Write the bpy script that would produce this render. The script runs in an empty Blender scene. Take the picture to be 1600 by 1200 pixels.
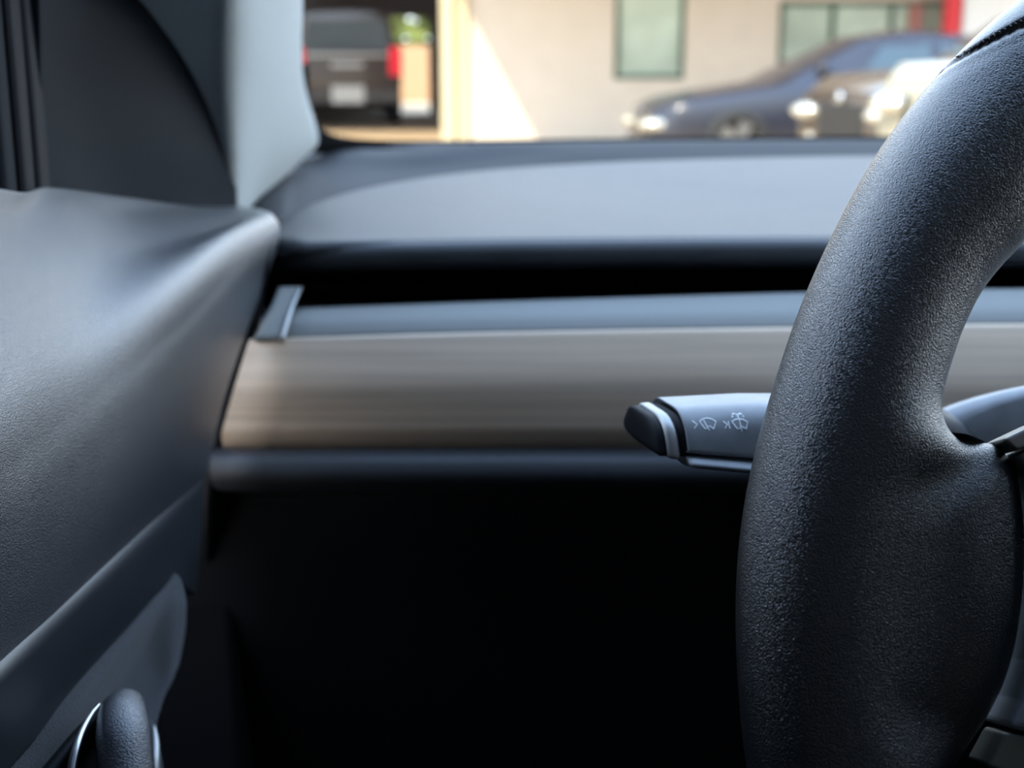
import bpy, bmesh, math
import numpy as np
from mathutils import Vector

scene = bpy.context.scene
C = scene.collection
rad = math.radians

# ------------------------------------------------------------------ camera
EYE = 1.15                       # eye height above the asphalt
PITCH = rad(13.6)
FPX = 2100.0
cd = bpy.data.cameras.new('camera')
cam = bpy.data.objects.new('camera', cd)
C.objects.link(cam)
cam.location = (0, 0, EYE)
cam.rotation_euler = (rad(90) - PITCH, 0, 0)
cd.sensor_width = 36.0
cd.lens = FPX * 36.0 / 1600.0
cd.clip_start = 0.01
cd.clip_end = 400
cd.dof.use_dof = True
cd.dof.focus_distance = 0.305
cd.dof.aperture_fstop = 15.0
scene.camera = cam

# ------------------------------------------------------------------ world, sun, exposure
w = bpy.data.worlds.new('sky')
scene.world = w
w.use_nodes = True
nt = w.node_tree
nt.nodes.clear()
out = nt.nodes.new('ShaderNodeOutputWorld')
bg = nt.nodes.new('ShaderNodeBackground')
tc = nt.nodes.new('ShaderNodeTexCoord')
sep = nt.nodes.new('ShaderNodeSeparateXYZ')
rmp = nt.nodes.new('ShaderNodeValToRGB')
cr = rmp.color_ramp
cr.elements[0].position = 0.0
cr.elements[0].color = (0.86, 0.92, 1.0, 1)
cr.elements[1].position = 1.0
cr.elements[1].color = (0.36, 0.53, 0.88, 1)
e = cr.elements.new(0.5)
e.color = (0.56, 0.71, 0.95, 1)
nt.links.new(tc.outputs['Generated'], sep.inputs[0])
nt.links.new(sep.outputs['Z'], rmp.inputs[0])
nt.links.new(rmp.outputs[0], bg.inputs['Color'])
nt.links.new(bg.outputs[0], out.inputs[0])
bg.inputs['Strength'].default_value = 5.0

sd = bpy.data.lights.new('sun', 'SUN')
sun = bpy.data.objects.new('sun', sd)
C.objects.link(sun)
sun.location = (-5, -8, 10)
sun.rotation_euler = Vector((0.54, 0.80, -1.0)).to_track_quat('-Z', 'Y').to_euler()
sd.energy = 8.5
sd.angle = rad(0.6)
sd.color = (1.0, 0.86, 0.64)

scene.view_settings.view_transform = 'Standard'
scene.view_settings.look = 'None'
scene.view_settings.exposure = 0.0
scene.view_settings.gamma = 1.0
scene.view_settings.use_curve_mapping = False

# ------------------------------------------------------------------ helpers
def at(px, py, Y):
    """point at distance Y (metres ahead of the eye) that the photograph shows at px, py"""
    u = (px - 800) / FPX
    v = (600 - py) / FPX
    dy = math.cos(PITCH) + v * math.sin(PITCH)
    dz = -math.sin(PITCH) + v * math.cos(PITCH)
    t = Y / dy
    return Vector((u * t, Y, EYE + dz * t))

def atz(px, py, z):
    """the same, on the horizontal plane at height z relative to the eye"""
    v = (600 - py) / FPX
    dy = math.cos(PITCH) + v * math.sin(PITCH)
    dz = -math.sin(PITCH) + v * math.cos(PITCH)
    return at(px, py, z / dz * dy)

def mat(name, col, rough=0.5, metal=0.0, spec=0.5, bump=None, noise=None, emit=None, sheen=0.0, coat=0.0, wood=False):
    m = bpy.data.materials.new(name)
    m.use_nodes = True
    t = m.node_tree
    b = t.nodes['Principled BSDF']
    b.inputs['Base Color'].default_value = (*col, 1)
    b.inputs['Roughness'].default_value = rough
    b.inputs['Metallic'].default_value = metal
    b.inputs['Specular IOR Level'].default_value = spec
    b.inputs['Sheen Weight'].default_value = sheen
    b.inputs['Sheen Roughness'].default_value = 0.5
    b.inputs['Coat Weight'].default_value = coat
    b.inputs['Coat Roughness'].default_value = rough if bump else 0.05
    co = t.nodes.new('ShaderNodeTexCoord')
    if noise:                                   # gentle colour variation
        sc, amt = noise
        n = t.nodes.new('ShaderNodeTexNoise')
        n.inputs['Scale'].default_value = sc
        n.inputs['Detail'].default_value = 4
        r = t.nodes.new('ShaderNodeValToRGB')
        r.color_ramp.elements[0].position = 0.3
        r.color_ramp.elements[1].position = 0.7
        r.color_ramp.elements[0].color = (*[c * (1 - amt) for c in col], 1)
        r.color_ramp.elements[1].color = (*[min(1, c * (1 + amt)) for c in col], 1)
        t.links.new(co.outputs['Object'], n.inputs['Vector'])
        t.links.new(n.outputs['Fac'], r.inputs[0])
        t.links.new(r.outputs[0], b.inputs['Base Color'])
    if wood:
        mp = t.nodes.new('ShaderNodeMapping')
        mp.inputs['Scale'].default_value = (4, 60, 260)
        n = t.nodes.new('ShaderNodeTexNoise')
        n.inputs['Scale'].default_value = 1.0
        n.inputs['Detail'].default_value = 6
        n.inputs['Distortion'].default_value = 0.4
        r = t.nodes.new('ShaderNodeValToRGB')
        r.color_ramp.elements[0].position = 0.32
        r.color_ramp.elements[1].position = 0.68
        r.color_ramp.elements[0].color = (*[c * 0.82 for c in col], 1)
        r.color_ramp.elements[1].color = (*[c * 1.15 for c in col], 1)
        t.links.new(co.outputs['Object'], mp.inputs['Vector'])
        t.links.new(mp.outputs[0], n.inputs['Vector'])
        t.links.new(n.outputs['Fac'], r.inputs[0])
        t.links.new(r.outputs[0], b.inputs['Base Color'])
    if bump:                                    # leather pores: cells with soft creases
        sc, strength, dist = bump
        n1 = t.nodes.new('ShaderNodeTexNoise')
        n1.inputs['Scale'].default_value = sc * 0.5
        n1.inputs['Detail'].default_value = 1
        mx = t.nodes.new('ShaderNodeVectorMath')
        mx.operation = 'SCALE'
        mx.inputs['Scale'].default_value = 0.9 / sc
        ad = t.nodes.new('ShaderNodeVectorMath')
        ad.operation = 'ADD'
        v = t.nodes.new('ShaderNodeTexVoronoi')
        v.feature = 'F1'
        v.inputs['Scale'].default_value = sc
        v.inputs['Randomness'].default_value = 1.0
        v2 = t.nodes.new('ShaderNodeTexNoise')
        v2.inputs['Scale'].default_value = sc * 0.85
        v2.inputs['Detail'].default_value = 2
        sm = t.nodes.new('ShaderNodeMath')
        sm.operation = 'SUBTRACT'
        bp = t.nodes.new('ShaderNodeBump')
        bp.inputs['Strength'].default_value = strength
        bp.inputs['Distance'].default_value = dist
        t.links.new(co.outputs['Object'], n1.inputs['Vector'])
        t.links.new(n1.outputs['Color'], mx.inputs[0])
        t.links.new(mx.outputs[0], ad.inputs[0])
        t.links.new(co.outputs['Object'], ad.inputs[1])
        t.links.new(ad.outputs[0], v.inputs['Vector'])
        t.links.new(ad.outputs[0], v2.inputs['Vector'])
        t.links.new(v2.outputs['Fac'], sm.inputs[0])
        t.links.new(v.outputs['Distance'], sm.inputs[1])
        t.links.new(sm.outputs[0], bp.inputs['Height'])
        t.links.new(bp.outputs[0], b.inputs['Normal'])
        t.links.new(bp.outputs[0], b.inputs['Coat Normal'])
    if emit:
        b.inputs['Emission Color'].default_value = (*col, 1)
        b.inputs['Emission Strength'].default_value = emit
    return m

def glass(name, tint, gloss=0.08):
    m = bpy.data.materials.new(name)
    m.use_nodes = True
    t = m.node_tree
    t.nodes.clear()
    o = t.nodes.new('ShaderNodeOutputMaterial')
    tr = t.nodes.new('ShaderNodeBsdfTransparent')
    tr.inputs[0].default_value = (*tint, 1)
    gl = t.nodes.new('ShaderNodeBsdfGlossy')
    gl.inputs['Roughness'].default_value = 0.02
    mx = t.nodes.new('ShaderNodeMixShader')
    mx.inputs[0].default_value = gloss
    t.links.new(tr.outputs[0], mx.inputs[1])
    t.links.new(gl.outputs[0], mx.inputs[2])
    t.links.new(mx.outputs[0], o.inputs[0])
    return m

def link(name, verts, faces, m, parent=None, smooth=True):
    me = bpy.data.meshes.new(name)
    me.from_pydata([tuple(v) for v in verts], [], faces)
    me.materials.append(m)
    me.validate()
    if smooth:
        me.polygons.foreach_set('use_smooth', [True] * len(me.polygons))
    me.update()
    o = bpy.data.objects.new(name, me)
    C.objects.link(o)
    if parent:
        o.parent = parent
    return o

def fix_normals(o):
    bm = bmesh.new()
    bm.from_mesh(o.data)
    bmesh.ops.remove_doubles(bm, verts=bm.verts, dist=1e-6)
    bmesh.ops.recalc_face_normals(bm, faces=bm.faces)
    bm.to_mesh(o.data)
    bm.free()
    return o

def bevel(o, wd, seg=3, angle=40):
    b = o.modifiers.new('bevel', 'BEVEL')
    b.width = wd
    b.segments = seg
    b.limit_method = 'ANGLE'
    b.angle_limit = rad(angle)
    return o

def solid(o, th, offset=1):
    s = o.modifiers.new('solidify', 'SOLIDIFY')
    s.thickness = th
    s.offset = offset
    return o

def thing(name, label, cat, loc=(0, 0, 0), group=None):
    o = bpy.data.objects.new(name, None)
    o.empty_display_size = 0.1
    C.objects.link(o)
    o.location = loc
    o['label'] = label
    o['category'] = cat
    if group:
        o['group'] = group
    return o

def tag(o, label, cat, group=None):
    o['label'] = label
    o['category'] = cat
    if group:
        o['group'] = group
    return o

def struct(o, label=None):
    o['kind'] = 'structure'
    if label:
        o['label'] = label
        o['category'] = o.name.split('_')[0]
    return o

def cr_interp(P, t):
    """Catmull-Rom through the rows of P (n x k) at parameter t in 0..1"""
    P = np.asarray(P, float)
    n = len(P)
    if n == 2:
        return P[0] * (1 - t) + P[1] * t
    x = t * (n - 1)
    i = min(int(x), n - 2)
    f = x - i
    p1, p2 = P[i], P[i + 1]
    p0 = P[i - 1] if i > 0 else 2 * p1 - p2
    p3 = P[i + 2] if i + 2 < n else 2 * p2 - p1
    return 0.5 * ((2 * p1) + (-p0 + p2) * f + (2 * p0 - 5 * p1 + 4 * p2 - p3) * f * f + (-p0 + 3 * p1 - 3 * p2 + p3) * f ** 3)

def resample(P, n):
    """n points evenly spread by arc length on the spline through P"""
    dense = np.array([cr_interp(P, t) for t in np.linspace(0, 1, 40 * len(P))])
    s = np.r_[0, np.cumsum(np.linalg.norm(np.diff(dense, axis=0), axis=1))]
    q = np.linspace(0, s[-1], n)
    return np.stack([np.interp(q, s, dense[:, k]) for k in range(dense.shape[1])], 1)

def patch(name, curves, m, parent=None, nu=40, nv=40, th=0.003, offset=-1, even=True):
    """smooth surface through 3-D curves (each a list of points, left to right), from first to last"""
    R = [resample([tuple(p) for p in c], nu) for c in curves]
    V = []
    for j in range(nv):
        t = j / (nv - 1)
        for i in range(nu):
            V.append(cr_interp([r[i] for r in R], t))
    F = [(j * nu + i, j * nu + i + 1, (j + 1) * nu + i + 1, (j + 1) * nu + i) for j in range(nv - 1) for i in range(nu - 1)]
    o = link(name, V, F, m, parent)
    if th:
        solid(o, th, offset)
    return o

def box(name, a, b, m, parent=None, bev=0.0):
    x0, y0, z0 = a
    x1, y1, z1 = b
    V = [(x0, y0, z0), (x1, y0, z0), (x1, y1, z0), (x0, y1, z0), (x0, y0, z1), (x1, y0, z1), (x1, y1, z1), (x0, y1, z1)]
    F = [(0, 3, 2, 1), (4, 5, 6, 7), (0, 1, 5, 4), (1, 2, 6, 5), (2, 3, 7, 6), (3, 0, 4, 7)]
    o = link(name, V, F, m, parent, smooth=False)
    if bev:
        bevel(o, bev)
    return o

def boxes(name, L, m, parent=None):
    V, F = [], []
    for (x0, y0, z0), (x1, y1, z1) in L:
        k = len(V)
        V += [(x0, y0, z0), (x1, y0, z0), (x1, y1, z0), (x0, y1, z0), (x0, y0, z1), (x1, y0, z1), (x1, y1, z1), (x0, y1, z1)]
        F += [tuple(k + i for i in f) for f in ((0, 3, 2, 1), (4, 5, 6, 7), (0, 1, 5, 4), (1, 2, 6, 5), (2, 3, 7, 6), (3, 0, 4, 7))]
    return link(name, V, F, m, parent, smooth=False)

def prism(name, front, back, m, parent=None, bev=0.0, smooth=False):
    """closed solid between two matching outlines"""
    n = len(front)
    V = list(front) + list(back)
    F = [tuple(range(n)), tuple(reversed(range(n, 2 * n)))]
    F += [(i, (i + 1) % n, n + (i + 1) % n, n + i) for i in range(n)]
    o = fix_normals(link(name, V, F, m, parent, smooth=smooth))
    if bev:
        bevel(o, bev)
    return o

def loft(name, rings, m, parent=None, cap=True, smooth=True, closed=True):
    n = len(rings[0])
    V = [p for r in rings for p in r]
    F = []
    for j in range(len(rings) - 1):
        for i in range(n if closed else n - 1):
            F.append((j * n + i, j * n + (i + 1) % n, (j + 1) * n + (i + 1) % n, (j + 1) * n + i))
    if cap:
        F.append(tuple(range(n)))
        F.append(tuple(range((len(rings) - 1) * n, len(rings) * n)))
    return fix_normals(link(name, V, F, m, parent, smooth))

def tube(name, pts, r, m, parent=None, n=12, res=40):
    P = resample([tuple(p) for p in pts], res)
    rr = np.interp(np.linspace(0, 1, res), np.linspace(0, 1, len(r)), r) if hasattr(r, '__len__') else [r] * res
    rings = []
    for i in range(res):
        d = Vector(P[min(i + 1, res - 1)] - P[max(i - 1, 0)]).normalized()
        a = d.cross(Vector((0, 0, 1)))
        if a.length < 1e-3:
            a = Vector((1, 0, 0))
        a.normalize()
        b = d.cross(a)
        rings.append([Vector(P[i]) + (a * math.cos(q) + b * math.sin(q)) * rr[i] for q in np.linspace(0, 2 * math.pi, n, endpoint=False)])
    return loft(name, rings, m, parent)

# ------------------------------------------------------------------ materials
M = {}
M['wheel'] = mat('wheel_leather', (0.005, 0.006, 0.0075), 0.28, spec=0.7, bump=(2900, 0.58, 0.00025), coat=.8)
M['door'] = mat('door_leather', (0.024, 0.028, 0.036), 0.34, spec=0.9, bump=(2700, 0.6, 0.00028), coat=.7)
M['soft'] = mat('soft_black_plastic', (0.035, 0.038, 0.045), 0.5)
M['pad'] = mat('dash_vinyl', (0.028, 0.031, 0.035), 0.46, spec=0.32, bump=(900, 0.3, 0.0003), noise=(30, 0.1))
M['cowl'] = mat('cowl_plastic', (0.020, 0.022, 0.026), 0.7, spec=.24)
M['black'] = mat('black_plastic', (0.004, 0.005, 0.007), 0.6, spec=.2)
M['seam'] = mat('seam_thread', (0.03, 0.03, 0.032), 0.7)
M['tray'] = mat('vent_tray_plastic', (0.22, 0.225, 0.215), 0.85, spec=.1)
M['wood'] = mat('open_pore_wood', (0.60, 0.47, 0.35), 0.45, wood=True, spec=0.5)
M['suede'] = mat('suede_fabric', (0.014, 0.016, 0.021), 0.9, sheen=0.15, bump=(1500, .5, .0004), noise=(900, 0.3))
M['pillar'] = mat('pillar_cloth', (0.40, 0.42, 0.40), 0.9, sheen=0.1, noise=(500, 0.06))
M['sail'] = mat('sail_plastic', (0.008, 0.010, 0.013), 0.65, spec=.12)
M['band'] = mat('band_vinyl', (0.014, 0.017, 0.022), 0.42, spec=.7)
M['chrome'] = mat('satin_chrome', (0.62, 0.63, 0.64), 0.22, metal=1.0)
M['satin'] = mat('satin_silver', (0.36, 0.36, 0.35), 0.42, metal=0.7)
M['stalk'] = mat('stalk_plastic', (0.24, 0.255, 0.27), 0.40, noise=(160, 0.12))
M['print'] = mat('white_print', (0.85, 0.88, 0.9), 0.6)
M['head'] = mat('headliner', (0.35, 0.35, 0.35), 0.9)
M['carpet'] = mat('carpet', (0.012, 0.013, 0.016), 0.95)
M['glass'] = glass('clear_glass', (0.97, 0.99, 0.98), 0.015)
M['roofglass'] = glass('tinted_glass', (0.22, 0.235, 0.25), 0.05)

PI = math.pi

# ------------------------------------------------------------------ outside: ground and building
M['asphalt'] = mat('asphalt', (0.46, 0.34, 0.22), 0.9, noise=(1.2, 0.12))
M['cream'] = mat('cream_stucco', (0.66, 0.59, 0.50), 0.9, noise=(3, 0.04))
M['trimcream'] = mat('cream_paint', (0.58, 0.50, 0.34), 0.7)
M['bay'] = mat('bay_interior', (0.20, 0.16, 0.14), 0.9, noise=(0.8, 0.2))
M['green'] = mat('green_frame', (0.06, 0.11, 0.075), 0.8, spec=.2)
M['pane'] = mat('shop_window', (0.50, 0.60, 0.50), 0.3, spec=0.5, noise=(0.9, 0.35))
M['red'] = mat('red_paint', (0.75, 0.03, 0.04), 0.5)
M['white'] = mat('white_paint', (0.85, 0.88, 0.88), 0.5)
M['hedge'] = mat('hedge_leaves', (0.22, 0.26, 0.08), 0.9, noise=(2, 0.5))
M['peach'] = mat('peach_wall', (0.42, 0.26, 0.15), 0.9)

struct(box('floor', (-60, -30, -0.1), (60, 90, 0.0), M['asphalt']), 'sunlit asphalt car park in front of the building')
D = 18.0
def wx(px): return (px - 800) / FPX * D
def wz(py): return at(800, py, D).z
X0 = wx(693)
w1 = (wx(955), wx(1062), wz(124), 2.75)
w2 = (wx(1203), wx(1482), wz(128), wz(2))
TOP = 4.6
L = [((X0, D, 0), (w1[0], D + .25, TOP)),
     ((w1[0], D, 0), (w1[1], D + .25, w1[2])), ((w1[0], D, w1[3]), (w1[1], D + .25, TOP)),
     ((w1[1], D, 0), (w2[0], D + .25, TOP)),
     ((w2[0], D, 0), (w2[1], D + .25, w2[2])), ((w2[0], D, w2[3]), (w2[1], D + .25, TOP)),
     ((w2[1], D, 0), (12, D + .25, TOP)),
     ((-9, D, 5.4), (X0, D + .25, 6.2)), ((-9, D, 0), (-6.2, D + .25, 5.4)), ((X0 - .02, D, TOP), (X0 + .4, D + .25, 6.2))]
struct(boxes('wall_front', L, M['cream']), 'cream building wall behind the parked cars')
o = struct(box('trim_1', (X0, D - .14, 0), (wx(712), D, 3.6), M['trimcream'], bev=.01), 'cream post at the edge of the garage opening')
struct(box('trim_2', (wx(716), D - .07, 0), (wx(733), D, 3.6), M['trimcream'], bev=.01), 'narrow cream post beside the sunlit wall triangle')
# canopy over the shop front; its end casts the diagonal shadow
cx0 = wx(735) - .36
struct(boxes('trim_3', [((cx0 - .35, D - 3.4, 3.05), (12, D, 3.25)), ((cx0 - .35, D - 3.42, 2.95), (12, D - 3.34, 3.35))], M['cream']), 'flat canopy above the shop windows')

def shop_window(name, label, x0, x1, z0, z1, mull):
    t = thing(name, label, 'window', ((x0 + x1) / 2, D, z0))
    t['kind'] = 'structure'
    off = Vector((-(x0 + x1) / 2, -D, -z0))
    fr = .06
    L = [((x0, D + .02, z0), (x0 + fr, D + .12, z1)), ((x1 - fr, D + .02, z0), (x1, D + .12, z1)),
         ((x0 + fr, D + .02, z0), (x1 - fr, D + .12, z0 + fr)), ((x0 + fr, D + .02, z1 - fr), (x1 - fr, D + .12, z1))]
    f = boxes('window_frame', L, M['green'], t)
    f.data.transform(__import__('mathutils').Matrix.Translation(off))
    xs = [x0 + fr] + mull + [x1 - fr]
    for a, b in zip(xs[:-1], xs[1:]):
        p = box('pane', (a, D + .06, z0 + fr), (b, D + .08, z1 - fr), M['pane'], t)
        p.data.transform(__import__('mathutils').Matrix.Translation(off))
    for x in mull:
        p = box('mullion', (x - .03, D + .03, z0 + fr), (x + .03, D + .11, z1 - fr), M['green'], t)
        p.data.transform(__import__('mathutils').Matrix.Translation(off))
    return t
shop_window('window_1', 'single tall green framed window in the cream wall', w1[0], w1[1], w1[2], w1[3], [])
shop_window('window_2', 'wide green framed shop window with three panes behind the cars', w2[0], w2[1], w2[2], w2[3], [wx(1285), wx(1374)])
tag(box('sign_post', (at(1481, 20, D - .5).x, D - .5, 0), (at(1502, 20, D - .5).x, D - .3, 2.9), M['red']), 'bright red post beside the wide shop window', 'post')
tag(box('banner', (wx(1398), D - .06, wz(70)), (wx(1416), D - .02, wz(8)), mat('faded_red', (.45, .2, .17), .7), bev=.005), 'pale red strip in the wide shop window', 'banner')
tag(box('white_panel', (at(1506, 20, D - .5).x, D - .5, 0.0), (wx(1680), D - .35, 2.9), M['white'], bev=.02), 'white panel beyond the red post', 'panel')

# garage bay, open at the back
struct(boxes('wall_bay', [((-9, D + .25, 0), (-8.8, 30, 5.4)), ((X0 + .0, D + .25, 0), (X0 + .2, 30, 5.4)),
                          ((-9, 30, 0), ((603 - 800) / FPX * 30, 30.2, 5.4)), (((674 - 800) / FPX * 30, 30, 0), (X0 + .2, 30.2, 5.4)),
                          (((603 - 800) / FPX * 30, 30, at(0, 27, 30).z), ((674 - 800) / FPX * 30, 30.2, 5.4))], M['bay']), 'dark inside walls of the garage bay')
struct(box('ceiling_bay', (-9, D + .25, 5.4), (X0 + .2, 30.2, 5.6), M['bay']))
# beyond the bay
rng = np.random.default_rng(3)
V, F = [], []
for i in range(2600):
    c = np.array([rng.uniform(-7, -1), rng.uniform(39, 40), rng.uniform(1.25, 4.6)])
    a = rng.normal(size=3); a /= np.linalg.norm(a)
    b = np.cross(a, rng.normal(size=3)); b /= np.linalg.norm(b)
    k = len(V); s = .24
    V += [c + a * s, c + b * s * .6, c - a * s, c - b * s * .6]
    F.append((k, k + 1, k + 2, k + 3))
h = link('hedge', V, F, M['hedge']); tag(h, 'sunlit green hedge seen through the back of the garage', 'hedge'); h['kind'] = 'stuff'
tag(box('garden_wall', (-8, 38.1, 0), (0, 38.4, 1.5), M['peach'], bev=.03), 'low peach coloured wall seen through the garage', 'wall')
# unseen block added behind the car to keep the sun off the cabin
struct(box('wall_behind', (-14, -9, 0), (14, -5, 8.9), M['cream']), 'tall unseen block added behind the car to shade it')

# ------------------------------------------------------------------ outside: vehicles
M['tyre'] = mat('tyre_rubber', (0.02, 0.02, 0.02), 0.8)
M['alloy'] = mat('alloy_rim', (0.5, 0.5, 0.5), 0.3, metal=0.9)
M['carglass'] = mat('car_window', (0.03, 0.05, 0.06), 0.06, spec=0.9)
M['lamp'] = mat('head_lamp', (0.6, 0.57, 0.48), 0.15, metal=0.6)
M['tail'] = mat('tail_lamp', (0.8, 0.01, 0.03), 0.3, emit=0.75)
M['plate'] = mat('plate_white', (0.9, 0.88, 0.8), 0.5)
M['blackcar'] = mat('black_trim', (0.015, 0.015, 0.015), 0.5)

def car(name, label, loc, yaw, paint, prof, W, wheels, rear=False, slots=0, grille_m=None, glassm=None, lampz=None):
    """prof: rows of (x, z_bottom, z_shoulder, z_roof, half_width, roof_half_width); x runs from the nose (0) to the tail"""
    t = thing(name, label, 'car', loc)
    t.rotation_euler = (0, 0, yaw)
    if name == 'car':
        t['group'] = 'cars parked in front of the building'
    P = np.array(prof, float)
    n = 6 * (len(P) - 1) + 1
    xs = np.linspace(P[0, 0], P[-1, 0], n)
    def row(x):
        return [np.interp(x, P[:, 0], P[:, k]) for k in range(1, 6)]
    def ring(x, grow=0.0):
        zb, zs, zr, hw, rw = row(x)
        hw += grow; rw += grow; zr += grow
        half = [(0, zb), (hw * .85, zb), (hw * .97, zb + .12), (hw, (zb + zs) / 2), (hw * .97, zs - .06), (hw * .93, zs), ((hw * .93 * .35 + rw * .65), zs + (zr - zs) * .62), (rw, zr - .03 * min(1, max(0, (zr - zs) * 3))), (rw * .6, zr), (0, zr + .012)]
        r = [Vector((x, y, z)) for y, z in half] + [Vector((x, -y, z)) for y, z in reversed(half[1:-1])]
        return r
    b = loft('body', [ring(x) for x in xs], paint, t)
    bevel(b, .03, 2, 50)
    def glint_parts():  # small chrome ellipsoids, handles and badge added to catch sun glints
        for wxp in wheels[:2]:
            for s_ in (-1, 1):
                ell('hub_cap', (wxp, s_ * (W / 2 + .0), wheels[2]), (.07, .03, .07), M['chrome'])
        for s_ in (-1, 1):
            for k in (.46, .68):
                xh = P[-1, 0] * k
                ell('door_handle', (xh, s_ * (row(xh)[3] * .97 + .012), row(xh)[1] - .1), (.10, .02, .018), M['chrome'])
        ell('badge', (-.03, 0, (lampz or (P[0, 2] - .12)) + .12), (.02, .06, .05), M['chrome'])
    gm = glassm or M['carglass']
    # greenhouse panes
    gh = [x for x in xs if row(x)[2] - row(x)[1] > .12]
    a, z = gh[0], gh[-1]
    full = [x for x in xs if row(x)[2] > P[:, 3].max() - .06]
    fa, fz = full[0], full[-1]
    def pane(nm, pts):
        o = link(nm, pts, [tuple(range(len(pts)))], gm, t, smooth=False)
        solid(o, .012, 0)
        return o
    def q(x, y, f, up=.012):
        zb, zs, zr, hw, rw = row(x)
        return Vector((x, y * (hw * .93 * (1 - f) + rw * f), zs + (zr - zs) * f + up))
    if fa - a > .15:
        pane('windshield', [q(a - .02, -.82, .85, .02), q(a - .02, .82, .85, .02), q(fa - .03, .9, .94, .02), q(fa - .03, -.9, .94, .02)])
    for s in (-1, 1):
        mid = (fa + fz) / 2
        for u0, u1 in ((fa + .0, mid - .06), (mid + .06, fz - .05)):
            pane('side_window', [Vector((u, s * (yy + .014), zz)) for u, yy, zz in
                 ((u0 - (.3 if u0 < mid else 0), row(u0)[3] * .93, row(u0)[1] + .06), (u1, row(u1)[3] * .93, row(u1)[1] + .06),
                  (u1, row(u1)[4] * .96 + .04, row(u1)[2] - .1), (u0, row(u0)[4] * .96 + .04, row(u0)[2] - .1))])
    if rear:
        x = P[-1, 0] + .015
        zb, zs, zr, hw, rw = row(P[-1, 0])
        pane('rear_window', [Vector((x, -hw * .82, zs + .04)), Vector((x, hw * .82, zs + .04)), Vector((x - .0, rw * .9, zr - .14)), Vector((x - .0, -rw * .9, zr - .14))])
    # wheels
    r = wheels[2]
    for wxp in wheels[:2]:
        for s in (-1, 1):
            y0, y1 = s * (W / 2 - .2), s * (W / 2 + .015)
            ring_ = lambda y, rr, m=24: [Vector((wxp + rr * math.cos(k * 2 * PI / m), y, r + rr * math.sin(k * 2 * PI / m))) for k in range(m)]
            wh = loft('wheel', [ring_(y0, r), ring_(y1 - s * .03, r), ring_(y1, r * .93), ring_(y1, r * .68), ring_(y1 - s * .03, r * .66)], M['tyre'], t)
            bm_r = []
            V, F = [], []
            for k in range(5):
                an = k * 2 * PI / 5
                for d in (-.22, .22):
                    pass
                c, sn = math.cos(an), math.sin(an)
                u, v = Vector((c, 0, sn)), Vector((-sn, 0, c))
                cc = Vector((wxp, y1 - s * .02, r))
                kk = len(V)
                V += [cc + v * .04, cc + u * r * .64 + v * .07, cc + u * r * .64 - v * .07, cc - v * .04]
                V += [p + Vector((0, s * .03, 0)) for p in V[kk:kk + 4]]
                F += [tuple(kk + i for i in f) for f in ((0, 1, 2, 3), (4, 5, 6, 7), (0, 1, 5, 4), (1, 2, 6, 5), (2, 3, 7, 6), (3, 0, 4, 7))]
            fix_normals(link('wheel_rim', V, F, M['alloy'], wh, smooth=False))
    # front end
    zl = lampz or (P[0, 2] - .12)
    hw0 = P[0, 4]
    def ell(nm, c, rr, m_):
        rings = []
        for j in range(1, 8):
            a_ = j / 8 * PI
            rings.append([Vector((c[0] + rr[0] * math.sin(a_) * math.cos(k * PI / 6), c[1] + rr[1] * math.cos(a_), c[2] + rr[2] * math.sin(a_) * math.sin(k * PI / 6))) for k in range(12)])
        return loft(nm, rings, m_, t)
    glint_parts()
    for s in (-1, 1):
        ell('headlight', (.13, s * hw0 * .84, zl), (.26, .20, .085), M['lamp'])
        ell('fog_light', (.03, s * hw0 * .75, P[0, 1] + .22), (.05, .09, .05), M['lamp'])
    gmm = grille_m or M['blackcar']
    gw = .7 if slots else .5
    g = box('grille', (-.025, -hw0 * gw, zl - .3), (.06, hw0 * gw, zl + .08), gmm, t, .02)
    for k in range(slots):
        y = -hw0 * .62 + k * hw0 * 1.24 / (slots - 1)
        box('slot', (-.04, y - .025, zl - .17), (-.015, y + .025, zl + .06), M['blackcar'], g, .008)
    box('bumper', (-.06, -hw0 * .95, P[0, 1]), (.2, hw0 * .95, P[0, 1] + .17), paint if not rear else M['blackcar'], t, .04)
    # rear end
    xr = P[-1, 0]
    hwr = P[-1, 4]
    zt = P[-1, 2] - .12
    for s in (-1, 1):
        box('tail_light', (xr - .1, s * hwr * .9 - .11, zt - .26), (xr + .03, s * hwr * .9 + .11, zt + .22), M['tail'], t, .03)
        ell('mirror', (a + .25, s * (hw0 + .12), P[:, 2].max() + .08), (.07, .11, .09), paint)
    box('rear_bumper', (xr - .1, -hwr * .97, P[-1, 1]), (xr + .09, hwr * .97, P[-1, 1] + .22), mat('grey_bumper', (.12, .11, .10), .5) if rear else paint, t, .03)
    box('license_plate', (xr + .09, -.28, .40), (xr + .105, .28, .70) if rear else (xr + .1, .26, .60), M['plate'], t, .01)
    if rear:
        box('tailgate_handle', (xr + .0, -.28, zt - .12), (xr + .03, .28, zt - .05), M['alloy'], t, .01)
        box('tailgate_strip', (xr + .0, -hwr * .75, zt + .06), (xr + .025, hwr * .75, zt + .11), M['alloy'], t, .01)
    return t

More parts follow.
